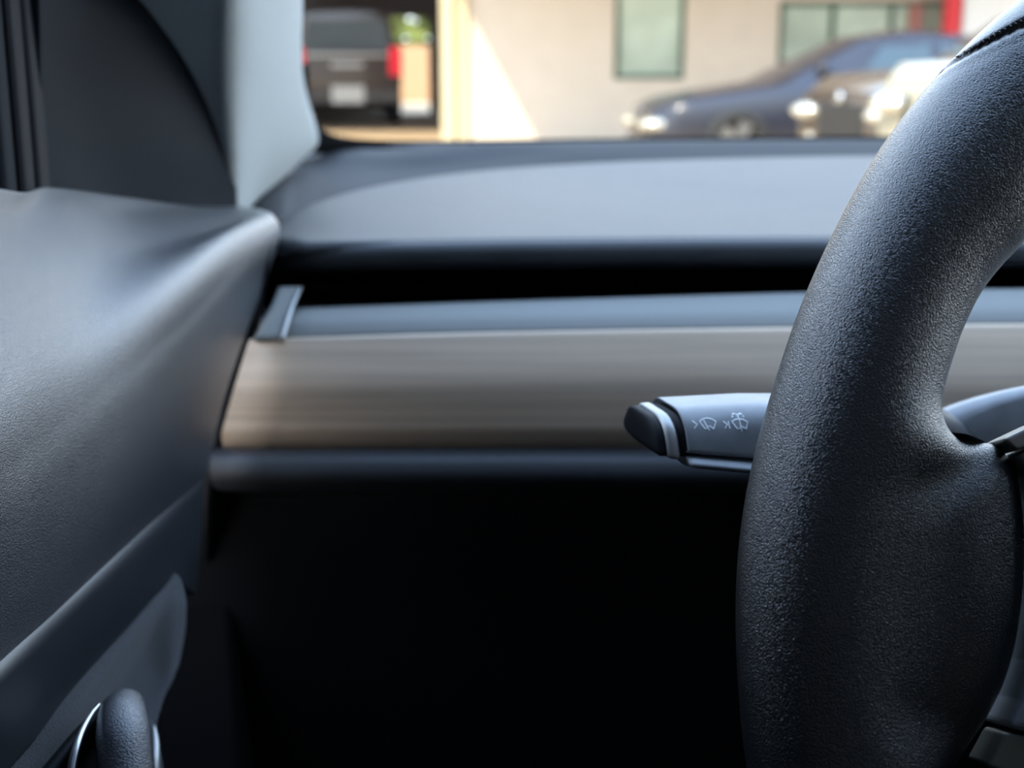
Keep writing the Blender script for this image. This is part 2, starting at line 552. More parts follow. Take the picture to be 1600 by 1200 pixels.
paint_dark = mat('dark_brown_paint', (0.09, 0.07, 0.065), 0.25, coat=.6)
paint_blue = mat('dark_blue_paint', (0.02, 0.022, 0.034), 0.3, coat=.3)
paint_bronze = mat('bronze_paint', (0.07, 0.055, 0.045), 0.25, coat=.8)
paint_cream = mat('cream_white_paint', (0.27, 0.25, 0.18), 0.3, coat=.5)
SEDAN = [(0, .22, .62, .66, .62, .45), (.25, .18, .72, .76, .80, .6), (1.25, .17, .86, .93, .89, .62), (2.15, .17, .92, 1.36, .91, .60),
         (2.7, .17, .93, 1.44, .91, .60), (3.5, .17, .95, 1.38, .90, .57), (4.3, .2, .98, 1.06, .86, .5), (4.75, .25, .92, .95, .75, .5)]
SUV = [(0, .3, .85, .90, .72, .5), (.25, .25, .98, 1.03, .88, .7), (1.2, .24, 1.05, 1.12, .93, .68), (1.85, .24, 1.08, 1.55, .94, .66),
       (2.5, .24, 1.10, 1.68, .94, .66), (3.9, .24, 1.12, 1.66, .92, .64), (4.5, .3, 1.08, 1.35, .86, .55), (4.7, .35, 1.02, 1.1, .8, .5)]
BOXY = [(0, .45, 1.0, 1.06, .76, .65), (.12, .42, 1.08, 1.13, .80, .72), (1.3, .4, 1.14, 1.19, .84, .72), (1.62, .4, 1.16, 1.78, .86, .68),
        (1.9, .4, 1.16, 1.84, .86, .68), (4.1, .4, 1.16, 1.84, .86, .68), (4.2, .4, 1.14, 1.78, .86, .66)]
TRUCK = [(0, .42, 1.0, 1.06, .86, .7), (.2, .4, 1.08, 1.14, .92, .75), (1.4, .38, 1.16, 1.22, .94, .75), (1.95, .38, 1.2, 1.85, .95, .72),
         (2.3, .38, 1.2, 2.0, .95, .72), (4.9, .38, 1.22, 2.0, .95, .72), (5.1, .4, 1.25, 1.95, .93, .72)]
# pickup in the bay: tail towards the camera
car('truck', 'dark brown truck seen from behind inside the garage bay', (-3.50, 28.95, 0), rad(-82.7), paint_dark, TRUCK, 1.88, (.95, 4.1, .38), rear=True)
# sedan whose nose points left and slightly towards the camera
nose = at(1000, 190, 13.0)
car('car', 'dark blue sedan with a bright headlight, nearest the cream wall', (1.36, 14.5, 0), rad(4), paint_blue, SEDAN, 1.82, (.85, 3.6, .33))
nose = at(1235, 150, 14.6)
car('car', 'dark bronze car parked between the blue sedan and the pale off-roader', (2.62, 10.9, 0), rad(15), paint_bronze, SUV, 1.88, (.9, 3.7, .36), glassm=mat('blue_car_window', (0.10, 0.22, 0.28), 0.1, spec=.9))
nose = at(1400, 140, 11.2)
car('car', 'pale cream off-roader with an upright slotted grille, beside the steering wheel', (2.60, 7.85, 0), rad(25), paint_cream, BOXY, 1.72, (.75, 3.4, .38), slots=7, grille_m=paint_cream)

# ------------------------------------------------------------------ car shell (setting)
E0 = EYE
struct(box('floor_pan', (-.28, -1.2, E0 - .98), (1.35, 1.1, E0 - .95), M['carpet']), 'dark carpeted footwell floor')
struct(boxes('wall_left', [((-.32, -1.2, E0 - .98), (-.27, 1.1, E0 - .30)), ((-.32, .62, E0 - .30), (-.205, 1.15, E0 - .10)), ((-.32, 1.12, E0 - .98), (1.35, 1.16, E0 - .10)), ((-.30, -1.2, E0 - .30), (-.26, .33, E0 + .30))], M['black']), 'lower left side of the car body, with a light-blocking panel added above')  # upper panel is added over the side window to dim wheel and door
struct(boxes('wall_right', [((1.30, -1.2, E0 - .98), (1.35, 1.1, E0 - .10)), ((1.28, -1.2, E0 - .1), (1.33, .25, E0 + .30))], M['black']), 'right side of the car body, with a light-blocking panel added above')  # upper panel is added across the passenger window to cut light on the wheel
struct(boxes('wall_back', [((-.3, -1.25, E0 - .98), (1.35, -1.2, E0 + .16)), ((-.3, -1.25, E0 + .24), (1.35, -1.2, E0 + .34))], M['black']), 'rear of the cabin')  # rear window closed to a narrow slit to limit light from behind
struct(boxes('ceiling', [((-.26, .21, E0 + .275), (1.33, .30, E0 + .30)), ((-.26, -1.2, E0 + .28), (-.14, .27, E0 + .31)), ((1.2, -1.2, E0 + .28), (1.33, .27, E0 + .31)), ((-.14, -1.2, E0 + .28), (1.2, -.9, E0 + .31))], M['head']), 'headliner around the glass roof')
struct(box('window_3', (-.14, -.9, E0 + .30), (1.2, .27, E0 + .306), M['roofglass']), 'tinted glass roof panel')
# windscreen pane
ws = []
for t in np.linspace(0, 1, 9):
    yb = 1.17 - .05 * abs(2 * t - 1) ** 2
    ws.append(((-.17 + 1.45 * t, yb, E0 - .085), (-.13 + 1.37 * t, .29, E0 + .285)))
V = [p for a, b in ws for p in (a, b)]
F = [(2 * i, 2 * i + 2, 2 * i + 3, 2 * i + 1) for i in range(8)]
struct(solid(link('window_4', V, F, M['glass']), .004, 0), 'windscreen glass above the dashboard')

# ------------------------------------------------------------------ dashboard
Yd = 0.58
Yp = 0.625
dash = thing('dashboard', 'dark dashboard with a wide wood strip and a padded top', 'dashboard')
cols = [345, 500, 800, 1250, 1600, 2600, 4600]
def rows(ys, Y):
    """edge across the dashboard: ys = heights in the photograph at px 345..1600; runs on straight to the right"""
    pts = [at(px, y, Y) for px, y in zip(cols[:5], ys)]
    for X in (.55, .9, 1.27):
        d = pts[4] - pts[0]
        k = (X - pts[0].x) / d.x
        pts.append(Vector((X, Y, pts[4].z + (pts[4].z - pts[3].z) * 0.1)))
    return pts
def strip(name, rowlist, m, nu=60, nv=20, th=.003, x0=None, offset=-1):
    R = []
    for ys, Y in rowlist:
        R.append(rows(ys, Y))
    if x0 is not None:
        for k, r in enumerate(R):
            xx = x0[k] if hasattr(x0, '__len__') else x0
            d = r[1] - r[0]
            r[0] = r[0] + d * ((xx - r[0].x) / d.x)
    return patch(name, R, m, dash, nu, nv, th, offset)
lineP = lambda px, Y: (px - 800) / FPX * Y / (math.cos(PITCH))

# wood strip: gentle convex face with a turned-under lower edge
wx0 = [at(393, 533, Yd).x, at(388, 550, Yd).x, at(372, 600, Yd).x, at(355, 660, Yd).x, at(347, 690, Yd).x, at(344, 708, Yd).x]
strip('wood_trim', [((533, 528, 520, 513, 508), Yd + .002), ((540, 536, 528, 521, 516), Yd), ((600, 598, 594, 590, 588), Yd - .005),
                    ((655, 654, 652, 650, 650), Yd - .003), ((682, 681, 680, 679, 679), Yd), ((709, 709, 709, 710, 711), Yd + .012)], M['wood'], x0=wx0, nv=30, th=.0006)
# lower rail under the wood
strip('lower_rail', [((708, 708, 708, 709, 710), Yd + .014), ((714, 714, 714, 715, 716), Yd - .004), ((728, 728, 728, 729, 730), Yd - .010), ((750, 750, 750, 752, 753), Yd - .008), ((762, 762, 762, 764, 765), Yd + .02)],
      M['pad'], x0=[at(338, 712, Yd).x] * 5)
# knee panel falling away below
zr = at(800, 760, Yd + .02).z
kp = [[(x, y, z) for x in (-.19, .3, .8, 1.27)] for y, z in ((Yd + .02, zr), (Yd + .03, zr - .05), (Yd + .10, zr - .25), (Yd + .25, zr - .50), (Yd + .35, zr - .66))]
patch('knee_panel', kp, M['black'], dash, 20, 20, .004)
# vent tray
zt = at(800, 519, Yd + .004).z
strip('vent_tray', [((534, 529, 520, 513, 508), Yd + .005), ((502, 499, 492, 485, 480), Yd + .012), ((484, 480, 470, 457, 451), Yd + .030)], M['tray'], x0=[at(400, 530, Yd).x] * 3, nv=8)
box('side_cover', (-.19, Yd + .03, E0 - .45), (-.136, Yd + .17, E0 - .10), M['black'], dash, .004)
# dark slot back and underside of the pad
bk = Yd + .11
strip('vent_slot', [((485, 481, 471, 458, 452), Yd + .031), ((470, 466, 456, 446, 442), bk), ((440, 438, 436, 436, 436), bk + .01), ((405, 405, 404, 402, 402), bk - .02), ((414, 414, 411, 408, 409), Yp + .012)], M['black'], x0=-.135, nv=16)
# end piece of the vent with a bright edge
ve = patch('vent_end', [[at(396, 530, Yd - .002), at(438, 529, Yd - .001)], [at(418, 490, Yd + .010), at(454, 489, Yd + .012)], [at(436, 448, Yd + .028), at(472, 448, Yd + .030)]], M['tray'], dash, 6, 10, .002)
tube('vent_end_edge', [at(441, 531, Yd - .002), at(448, 505, Yd + .005), at(457, 478, Yd + .016), at(469, 450, Yd + .028)], [.0010, .0014, .0012, .0008], M['satin'], dash, 10, 20)
# padded top
zp = -.0862
front = [atz(px, py, zp) for px, py in ((428, 393), (500, 391), (800, 386), (1250, 383), (1600, 385))]
arc_px = [(428, 393), (436, 372), (458, 350), (495, 327), (560, 306), (640, 290), (740, 276), (880, 265), (1050, 258), (1250, 253), (1450, 251), (1600, 251)]
zarc = -.0828
arc = [at(px, py, min(.985, atz(px, py, zp if i < 2 else zarc).y)) for i, (px, py) in enumerate(arc_px)]
ext = lambda P, xs: P + [Vector((x, P[-1].y, P[-1].z)) for x in xs]
front = ext(front, (.7, 1.0, 1.27)); arc = ext(arc, (.8, 1.27))
mid = lambda A, B, f, up: [tuple(Vector(a).lerp(Vector(b), f) + Vector((0, 0, up))) for a, b in zip(resample([tuple(p) for p in A], 30), resample([tuple(p) for p in B], 30))]
padroot = patch('top_pad', [front, mid(front, arc, .04, .0012), mid(front, arc, .33, .0016), mid(front, arc, .66, .0016), mid(front, arc, .96, .0010), arc], M['pad'], dash, 90, 40, .003, 1)
g_in = [at(p[0], p[1] + 1, min(.988, atz(p[0], p[1], zp if i < 2 else zarc).y) - .001) for i, p in enumerate(arc_px)]
g_out = [at(p[0] - (7 if i < 4 else 2), p[1] - (5 if i else 2) - (2 if i > 4 else 0), min(1.0, atz(p[0], p[1], zp if i < 2 else zarc).y + .012)) for i, p in enumerate(arc_px)]
patch('pad_shadow_strip', [ext(g_in, (.8, 1.27)), ext(g_out, (.8, 1.27))], M['black'], dash, 90, 4, .001, 1)  # black strip painted in as the shadow line along the pad's far edge
# front lip below the pad
strip('pad_lip', [((391, 390, 385, 382, 384), Yp - .001), ((397, 396, 391, 388, 390), Yp - .0045), ((412, 412, 407, 405, 407), Yp - .002), ((415, 415, 411, 409, 410), Yp + .02)], M['pad'], x0=at(425, 400, Yp).x, nv=12)
# cowl behind the pad up to the glass
zc0, zc1 = -.0935, -.072
far_px = [(388, 332), (416, 302), (458, 258), (492, 228), (560, 229), (700, 225), (900, 222), (1150, 220), (1400, 219), (1600, 219)]
far = []
for i, (px, py) in enumerate(far_px):
    f = min(1, i / 3)
    far.append(atz(px, py, zc0 * (1 - f) + zc1 * f) if i < 4 else at(px, py, 1.13 if i > 4 else 1.10))
near_px = [(402, 352), (416, 372), (436, 386), (455, 362), (490, 338), (560, 312), (700, 288), (900, 269), (1150, 261), (1400, 257), (1600, 257)]
near = [at(px, py, min(1.02, atz(px, py, -.0935).y)) for px, py in near_px]
far = ext(far, (.8, 1.27)); near = ext(near, (.8, 1.27))
patch('cowl', [near, mid(near, far, .3, .001), mid(near, far, .7, .003), far], M['cowl'], dash, 90, 24, .001, 1)
# black glass border along the windscreen foot, its corner rounding up into the pillar
fr_in = [at(px, py, y) for px, py, y in ((482, 100, .93), (484, 165, 1.0), (492, 190, 1.04), (515, 209, 1.08), (560, 217, 1.11), (640, 220, 1.13), (800, 218, 1.13), (1100, 214, 1.13), (1400, 212, 1.13), (1600, 212, 1.13))]
fr_out = [at(px, py, y) for px, py, y in ((440, 100, .93), (445, 180, 1.0), (460, 230, 1.04), (500, 238, 1.08), (560, 233, 1.11), (640, 229, 1.13), (800, 225, 1.13), (1100, 221, 1.13), (1400, 219, 1.13), (1600, 219, 1.13))]
fo = patch('glass_border', [ext(fr_in, (.9, 1.2)), ext(fr_out, (.9, 1.2))], mat('ceramic_border', (.004, .004, .005), .95, spec=.1), dash, 80, 4, .003)
# end cap beside the door
ends = [at(428, 360, Yd + .03), at(424, 400, Yd + .005), at(415, 450, Yd + .01), at(395, 530, Yd + .01), at(345, 710, Yd + .005), at(338, 770, Yd), at(330, 1000, Yd + .05), at(325, 1300, Yd + .1)]
endb = [p + Vector((-.02, .06, 0)) for p in ends]
patch('end_cap', [ends, endb], M['black'], dash, 40, 6, .004)

# ------------------------------------------------------------------ door
door = thing('door_card', 'dark leather covered front door panel at the left', 'door')
# curves from the window sill down, each from near (left) to the shut line
crv = [
    [(-160, 285, .35), (0, 303, .42), (65, 304, .48), (180, 318, .57), (300, 334, .67), (375, 334, .755)],
    [(-160, 335, .333), (0, 354, .408), (90, 343, .467), (200, 347, .551), (320, 345, .638), (398, 337, .703)],
    [(-160, 500, .303), (0, 464, .366), (110, 425, .427), (230, 400, .497), (340, 370, .566), (412, 341, .645)],
    [(-160, 740, .26), (0, 622, .325), (120, 545, .385), (260, 450, .455), (350, 385, .53), (422, 349, .620)],
    [(-160, 860, .25), (0, 735, .312), (120, 640, .37), (260, 520, .445), (352, 430, .52), (423, 372, .610)],
    [(-160, 960, .25), (0, 820, .307), (110, 730, .36), (230, 620, .425), (326, 512, .50), (398, 446, .594)],
    [(-160, 1100, .25), (0, 940, .305), (100, 850, .353), (210, 745, .415), (280, 665, .47), (338, 606, .55)],
    [(-160, 1190, .25), (0, 1036, .305), (90, 950, .35), (190, 855, .41), (250, 800, .46), (303, 752, .53)],
]
crv = [[at(*p) for p in c] for c in crv]
patch('upper_panel', crv, M['door'], door, 70, 90, .004, -1)
# lower band with a rounded, lit top edge
band = [
    [(-160, 1180, .252), (0, 1030, .307), (90, 946, .352), (190, 852, .412), (250, 797, .462), (306, 746, .535)],
    [(-160, 1188, .247), (0, 1040, .300), (90, 955, .345), (190, 860, .404), (250, 803, .454), (303, 756, .525)],
    [(-160, 1205, .246), (0, 1058, .299), (90, 973, .344), (190, 878, .402), (250, 820, .452), (300, 775, .520)],
    [(-160, 1270, .250), (0, 1110, .302), (90, 1025, .346), (190, 925, .404), (245, 870, .452), (298, 850, .520)],
    [(-160, 1340, .258), (0, 1185, .310), (90, 1085, .352), (190, 975, .410), (250, 912, .458), (290, 930, .525)],
]
band = [[at(*p) for p in c] for c in band]
patch('middle_band', band, M['band'], door, 60, 40, .004, -1)
# panel carrying the suede recess
low = [
    [(-160, 1345, .262), (0, 1185, .314), (100, 1075, .357), (190, 975, .415), (255, 905, .462), (292, 900, .53)],
    [(-160, 1600, .27), (0, 1500, .32), (100, 1400, .36), (190, 1300, .42), (250, 1200, .47), (270, 1100, .55)],
    [(-160, 2300, .27), (0, 2200, .32), (100, 2100, .36), (190, 2000, .42), (250, 1900, .47), (262, 1800, .55)],
]
patch('lower_panel', [[at(*p) + Vector((-.012, 0.01, 0)) for p in c] for c in low], M['black'], door, 30, 30, .004, -1)
sued = [
    [(-120, 1340, .27), (0, 1192, .313), (100, 1080, .356), (190, 980, .410), (240, 922, .447), (264, 903, .466)],
    [(-110, 1352, .268), (12, 1206, .311), (112, 1092, .354), (200, 990, .408), (248, 930, .446), (273, 915, .466)],
    [(-60, 1370, .275), (62, 1222, .335), (140, 1122, .380), (208, 1022, .432), (256, 955, .452), (279, 945, .470)],
    [(0, 1400, .30), (120, 1250, .365), (180, 1150, .40), (226, 1060, .446), (258, 1010, .46), (277, 985, .478)],
    [(90, 1450, .32), (190, 1300, .37), (220, 1180, .41), (240, 1110, .44), (258, 1060, .466), (268, 1035, .482)],
]
patch('suede_insert', [[at(*p) for p in c] for c in sued], M['suede'], door, 50, 40, .003, -1)
# grab handle: thick padded tube with chrome edging
hp = [at(200, 1500, .30), at(199, 1300, .312), at(196, 1200, .320), at(193, 1145, .326), at(193, 1115, .335), at(203, 1098, .352)]
hd = tube('pull_handle', hp, [.0082, .0082, .0080, .0076, .0072, .006, .002], M['door'], door, 24, 50)
tube('handle_trim', [at(103, 1330, .305), at(111, 1210, .315), at(124, 1155, .322), at(142, 1118, .330), at(158, 1098, .337)], [.0012, .0016, .0013, .0009, .0004], M['chrome'], door, 10, 30)
tube('handle_trim', [at(240, 1330, .36), at(240, 1215, .37), at(243, 1165, .377), at(240, 1135, .384)], [.0018, .0022, .0016, .0008], M['satin'], door, 10, 24)
tube('handle_shell', [at(225, 1400, .365), at(228, 1260, .374), at(228, 1180, .382), at(222, 1130, .39)], [.006, .006, .0055, .003], M['soft'], door, 14, 24)
patch('handle_recess', [[at(-60, 1340, .295), at(62, 1204, .315), at(112, 1145, .327), at(166, 1091, .342)], [at(180, 1400, .35), at(195, 1250, .35), at(205, 1150, .355), at(200, 1096, .365)]], M['black'], door, 20, 10, .003, -1)
# sail panel in the window corner
sail = [
    [(30, -160, .47), (55, -60, .475), (62, 20, .478), (63, 150, .48), (64, 260, .483), (64, 310, .485)],
    [(34, -170, .485), (90, -60, .50), (130, 30, .52), (140, 150, .535), (155, 250, .55), (180, 325, .572)],
    [(36, -180, .49), (130, -60, .535), (190, 10, .56), (240, 130, .60), (280, 250, .64), (290, 340, .665)],
    [(40, -190, .50), (150, -75, .55), (220, -2, .585), (270, 48, .622), (312, 108, .66), (344, 165, .695), (361, 210, .72), (369, 270, .74), (372, 342, .755)],
]
sp = patch('sail_panel', [[at(*p) for p in c] for c in sail], M['sail'], door, 50, 40, .004, -1)
bevel(sp, .0015, 2, 60)
# window frame seals at far left
for nm, pa, pb, y, m_ in (('window_seal', 42, 64, .472, 'black'), ('window_frame', 12, 40, .455, 'black'), ('quarter_trim', -60, 10, .44, 'sail')):
    box(nm, (at(pa, 300, y).x, y, at(0, 318, y).z), (at(pb, 300, y).x, y + .012, at(0, -160, y).z), M[m_], door, .003)

# ------------------------------------------------------------------ windscreen pillar
pil_rows = [  # from far-left (behind the sail) to the windscreen side; each runs bottom -> top
    [(300, 345, .80), (280, 250, .735), (230, 120, .66), (180, 0, .585), (150, -120, .52)],
    [(344, 345, .778), (335, 250, .722), (322, 120, .650), (318, 0, .578), (315, -120, .513)],
    [(366, 344, .772), (360, 250, .716), (354, 120, .645), (356, 0, .575), (358, -120, .51)],
    [(380, 338, .792), (382, 250, .738), (384, 120, .668), (386, 0, .600), (390, -120, .535)],
    [(402, 316, .86), (420, 240, .82), (422, 120, .74), (425, 0, .68), (428, -120, .62)],
    [(450, 272, .95), (462, 228, .92), (457, 120, .83), (459, 0, .77), (462, -120, .71)],
    [(484, 240, 1.01), (491, 216, 1.00), (472, 120, .88), (471, 0, .82), (473, -120, .76)],
    [(489, 238, 1.04), (497, 212, 1.03), (474, 120, .93), (473, 0, .87), (475, -120, .80)],
]
V = [[at(*p) for p in c] for c in pil_rows]
# extra row so the foot bulges towards the glass corner
pl = patch('pillar_trim', V, M['pillar'], None, 60, 70, .004, 1)
tag(pl, 'pale grey cloth windscreen pillar cover rising from the dashboard end', 'pillar')

# ------------------------------------------------------------------ steering wheel
ALPHA = rad(22)
WC = Vector((.232, .2598, EYE - .1192))
E1 = Vector((1, 0, 0)); E2 = Vector((0, math.sin(ALPHA), math.cos(ALPHA))); EN = Vector((0, -math.cos(ALPHA), math.sin(ALPHA)))
def wpl(px, py):
    """photograph pixel -> coordinates in the plane of the wheel"""
    d = at(px, py, 1.0) - Vector((0, 0, EYE))
    o = Vector((0, 0, EYE))
    t = (WC - o).dot(EN) / d.dot(EN)
    p = o + d * t - WC
    return np.array([p.dot(E1), p.dot(E2)])
wheel = thing('steering_wheel', 'black leather steering wheel whose left half fills the right side', 'steering wheel', tuple(WC))
def wl(x, y, h): return E1 * x + E2 * y + EN * h
outer_px = [(1640, -45), (1590, 0), (1505, 75), (1445, 140), (1385, 215), (1310, 350), (1255, 470), (1215, 590), (1182, 700), (1158, 820), (1150, 920), (1151, 1010), (1158, 1110), (1167, 1200)]
op = np.array([wpl(*p) for p in outer_px])
oa = np.degrees(np.arctan2(op[:, 1], op[:, 0])) % 360
orr = np.hypot(op[:, 0], op[:, 1])
# close the outline: top and bottom run on at a round 185 mm
ang = np.r_[90, 100, oa[1:], 225, 250, 270]
ra = np.r_[.183, .183, orr[1:], .184, .183, .183]
def r_out(a): return np.interp(a, ang, ra)
aa = np.linspace(90, 270, 721)
rs = r_out(aa)
ker = np.exp(-np.linspace(-2, 2, 61) ** 2); ker /= ker.sum()
rs = np.convolve(np.pad(rs, 30, 'edge'), ker, 'valid')
inner_px = [(1600, 376), (1560, 420), (1528, 462), (1500, 518), (1480, 575), (1468, 620), (1466, 645), (1473, 668), (1487, 684), (1502, 691), (1522, 692), (1542, 693),
            (1558, 701), (1572, 716), (1583, 738), (1591, 770), (1597, 850), (1592, 950), (1573, 1045), (1542, 1115), (1512, 1160), (1485, 1200), (1462, 1250), (1450, 1310), (1452, 1370)]
ip = [wpl(*p) for p in inner_px]
def pol(r, a): return np.array([r * math.cos(rad(a)), r * math.sin(rad(a))])
a_first = math.degrees(math.atan2(ip[0][1], ip[0][0])) % 360
a_last = math.degrees(math.atan2(ip[-1][1], ip[-1][0])) % 360
r_first = np.hypot(*ip[0]); r_last = np.hypot(*ip[-1])
top = [pol(np.interp(a, [90, a_first], [.148, r_first]), a) for a in np.linspace(90, a_first, 8)[:-1]]
bot = [pol(np.interp(a, [a_last, a_last + 12, 270], [r_last, .149, .149]), a) for a in np.linspace(a_last, 270, 10)[1:]]
inner = np.array(top + ip + bot)
NS = 1300
I = resample(inner, NS)
# matching outer angles: follow the inner contour's angle, smoothed and monotone
ia = np.degrees(np.arctan2(I[:, 1], I[:, 0])) % 360
ia = np.maximum.accumulate(ia)
k2 = np.exp(-np.linspace(-2, 2, 181) ** 2); k2 /= k2.sum()
ia = np.convolve(np.pad(ia, 90, 'reflect', reflect_type='odd'), k2, 'valid')
ia[0], ia[-1] = 90, 270
O = np.stack([np.interp(ia, aa, rs) * np.cos(np.radians(ia)), np.interp(ia, aa, rs) * np.sin(np.radians(ia))], 1)
# seam position (between leather sections)
sa, sb = wpl(1462, 118), wpl(1600, 62)
SEAM = (sa, (sb - sa) / np.linalg.norm(sb - sa))
NR = 46
IS = I[::2]
def true_dist(p):
    a_, b_ = IS[:-1], IS[1:]
    d_ = b_ - a_
    t_ = np.clip(((p - a_) * d_).sum(1) / (d_ * d_).sum(1), 0, 1)
    return math.sqrt((((a_ + d_ * t_[:, None]) - p) ** 2).sum(1).min())
rings = []
sst = lambda t: (lambda c: c * c * (3 - 2 * c))(min(1, max(0, t)))
AR, AH = .0178, .0176
qr = lambda t: math.sqrt(max(0, 1 - (1 - min(max(t, 0), 1)) ** 2))
for s in range(NS):
    f_, b_ = [], []
    for j in range(NR):
        rho = (1 - math.cos(PI * j / (NR - 1))) / 2
        p = O[s] * (1 - rho) + I[s] * rho
        if j in (0, NR - 1):
            do = di = 0
            h = hb = 0
        else:
            r_ = math.hypot(p[0], p[1])
            do = max(0, np.interp(math.degrees(math.atan2(p[1], p[0])) % 360, aa, rs) - r_)
            di = true_dist(p)
            z = sst((do + di - 2 * AR - .001) / .013)
            dip = 1 - z * (.26 * sst((do - AR) / (1.4 * AR)) + .07 * math.exp(-((do - 2.1 * AR) / (.6 * AR)) ** 2))
            h = AH * qr(do / AR) * qr(di / (AR * (1 + .45 * z))) * dip
            hb = AH * qr(do / AR) * qr(di / AR) * (1 - .3 * z)
        # groove of the seam
        q = p - SEAM[0]
        ds = q[0] * -SEAM[1][1] + q[1] * SEAM[1][0]
        g = math.exp(-((ds - .0002) / .0008) ** 2)
        lipup = .0007 * math.exp(-((ds + .0012) / .0011) ** 2) if ds < -.0004 else 0
        puff = math.exp(-((abs(ds) - .004) / .003) ** 2) * .0003
        near_seam = p[1] > 0 and p[0] < 0
        if near_seam:
            h = max(0, h * (1 - .0) - g * .0026 + (puff + lipup) * min(1, h / .006))
        f_.append(wl(p[0], p[1], h))
        if 0 < j < NR - 1:
            b_.append(wl(p[0], p[1], -hb))
    rings.append(f_ + b_[::-1])
mir = [[Vector((-v.x, v.y, v.z)) for v in r] for r in rings[1:-1]][::-1]
allr = rings + mir
n = len(allr[0]); R_ = len(allr)
V = [p for r in allr for p in r]
F = [(j * n + i, j * n + (i + 1) % n, ((j + 1) % R_) * n + (i + 1) % n, ((j + 1) % R_) * n + i) for j in range(R_) for i in range(n)]
rim = fix_normals(link('rim', V, F, M['wheel'], wheel))
# stitches along the seam: thread crossing the groove
sv = SEAM[1]; nv_ = np.array([-sv[1], sv[0]])
def rim_h(p):
    r = np.hypot(*p); a_ = math.degrees(math.atan2(p[1], p[0])) % 360
    ro = np.interp(a_, aa, rs)
    do = ro - r
    a = .0178
    return math.sqrt(max(0, a * a - (do - a) ** 2)) if 0 < do < 2 * a else None
kst = 0
for d in np.arange(.0040, .034, .0011):
    p = SEAM[0] + sv * d
    h = rim_h(p)
    if h is None or h < .004:
        continue
    a0, a1 = p + nv_ * .0003, p + nv_ * .0014 + sv * .0005
    h1 = rim_h(a1) or h
    tube('stitch', [wl(a0[0], a0[1], h - .0008), wl(*(a0 * .5 + a1 * .5), (h + h1) / 2 + .0002), wl(a1[0], a1[1], h1 - .0001)], [.00012, .00015, .00012], M['seam'], wheel, 8, 6)
    kst += 1
# spokes: trims running from the leather lobe to the hub (both sides) and hub
def plate(name, px_pts, h0, h1, m, bev=.001, mirror=False, raw=None):
    P = [np.array(q) for q in (raw or [wpl(*p) for p in px_pts])]
    if mirror:
        P = [np.array([-p[0], p[1]]) for p in P]
    return prism(name, [wl(p[0], p[1], h1) for p in P], [wl(p[0], p[1], h0) for p in P], m, wheel, bev)
up = [(1546, 692), (1560, 685), (1600, 666), (1700, 625), (1900, 575), (2200, 540), (2200, 600), (1900, 622), (1700, 657), (1600, 696), (1567, 711)]
face = [(1569, 715), (1600, 700), (1700, 662), (1900, 628), (2200, 606), (2500, 606), (2500, 1250), (2200, 1240), (1900, 1210), (1700, 1165), (1600, 1140), (1557, 1132), (1578, 1090), (1594, 1030), (1604, 950), (1608, 850), (1601, 780), (1591, 745), (1580, 727)]
low_ = [(1553, 1139), (1600, 1146), (1700, 1172), (1900, 1218), (2200, 1248), (2200, 1330), (1900, 1300), (1700, 1262), (1600, 1222), (1525, 1190)]
for mir_ in (False, True):
    s1 = plate('spoke_trim', up, -.004, .0088, M['satin'], .0008, mir_)
    plate('spoke', face, -.012, .0078, M['stalk'], .0018, mir_)
    s2 = plate('lower_spoke_trim', low_, -.006, .0068, mat('dark_satin', (.10, .11, .09), .4), .0008, mir_)
# hub pad
hubp = [np.array([.062 * math.copysign(abs(math.cos(a)) ** .6, math.cos(a)), .052 * math.copysign(abs(math.sin(a)) ** .6, math.sin(a)) - .012]) for a in np.linspace(0, 2 * PI, 40, endpoint=False)]
plate('hub', None, -.03, .019, M['soft'], .006, raw=hubp)
plate('bottom_spoke', None, -.010, .006, M['satin'], .002, raw=[(-.02, -.06), (.02, -.06), (.014, -.150), (-.014, -.150)])
rb = [wl(0.025 * math.cos(a), 0.025 * math.sin(a), 0) for a in np.linspace(0, 2 * PI, 24, endpoint=False)]
prism('column_shaft', rb, [p - EN * .10 for p in rb], M['black'], wheel)

# ------------------------------------------------------------------ column cover and stalk
cc = thing('column_cover', 'rounded grey-black steering column cover behind the wheel spoke', 'cover')
rings = []
for k, (d, sx, sz) in enumerate(((0, .90, .86), (.004, .97, .96), (.012, 1, 1), (.08, 1.0, 1.0), (.14, .98, .98))):
    y = .385 + d
    cxx = .232
    zc = at(1500, 680, .40).z - d * .40
    r = []
    for a in np.linspace(0, 2 * PI, 64, endpoint=False):
        c_, s_ = math.cos(a), math.sin(a)
        hz = .027 if s_ > 0 else .050
        r.append(Vector((cxx + .114 * sx * math.copysign(abs(c_) ** .9, c_), y, zc + hz * sz * math.copysign(abs(s_) ** .9, s_))))
    rings.append(r)
loft('upper_shell', rings, M['stalk'], cc)

stalk = thing('wiper_stalk', 'grey control stalk with printed wiper symbols left of the wheel rim', 'stalk')
Yf = .335
def Zs(py): return at(1100, py, Yf).z
def px2x(px, Y=Yf, py=660): return at(px, py, Y).x
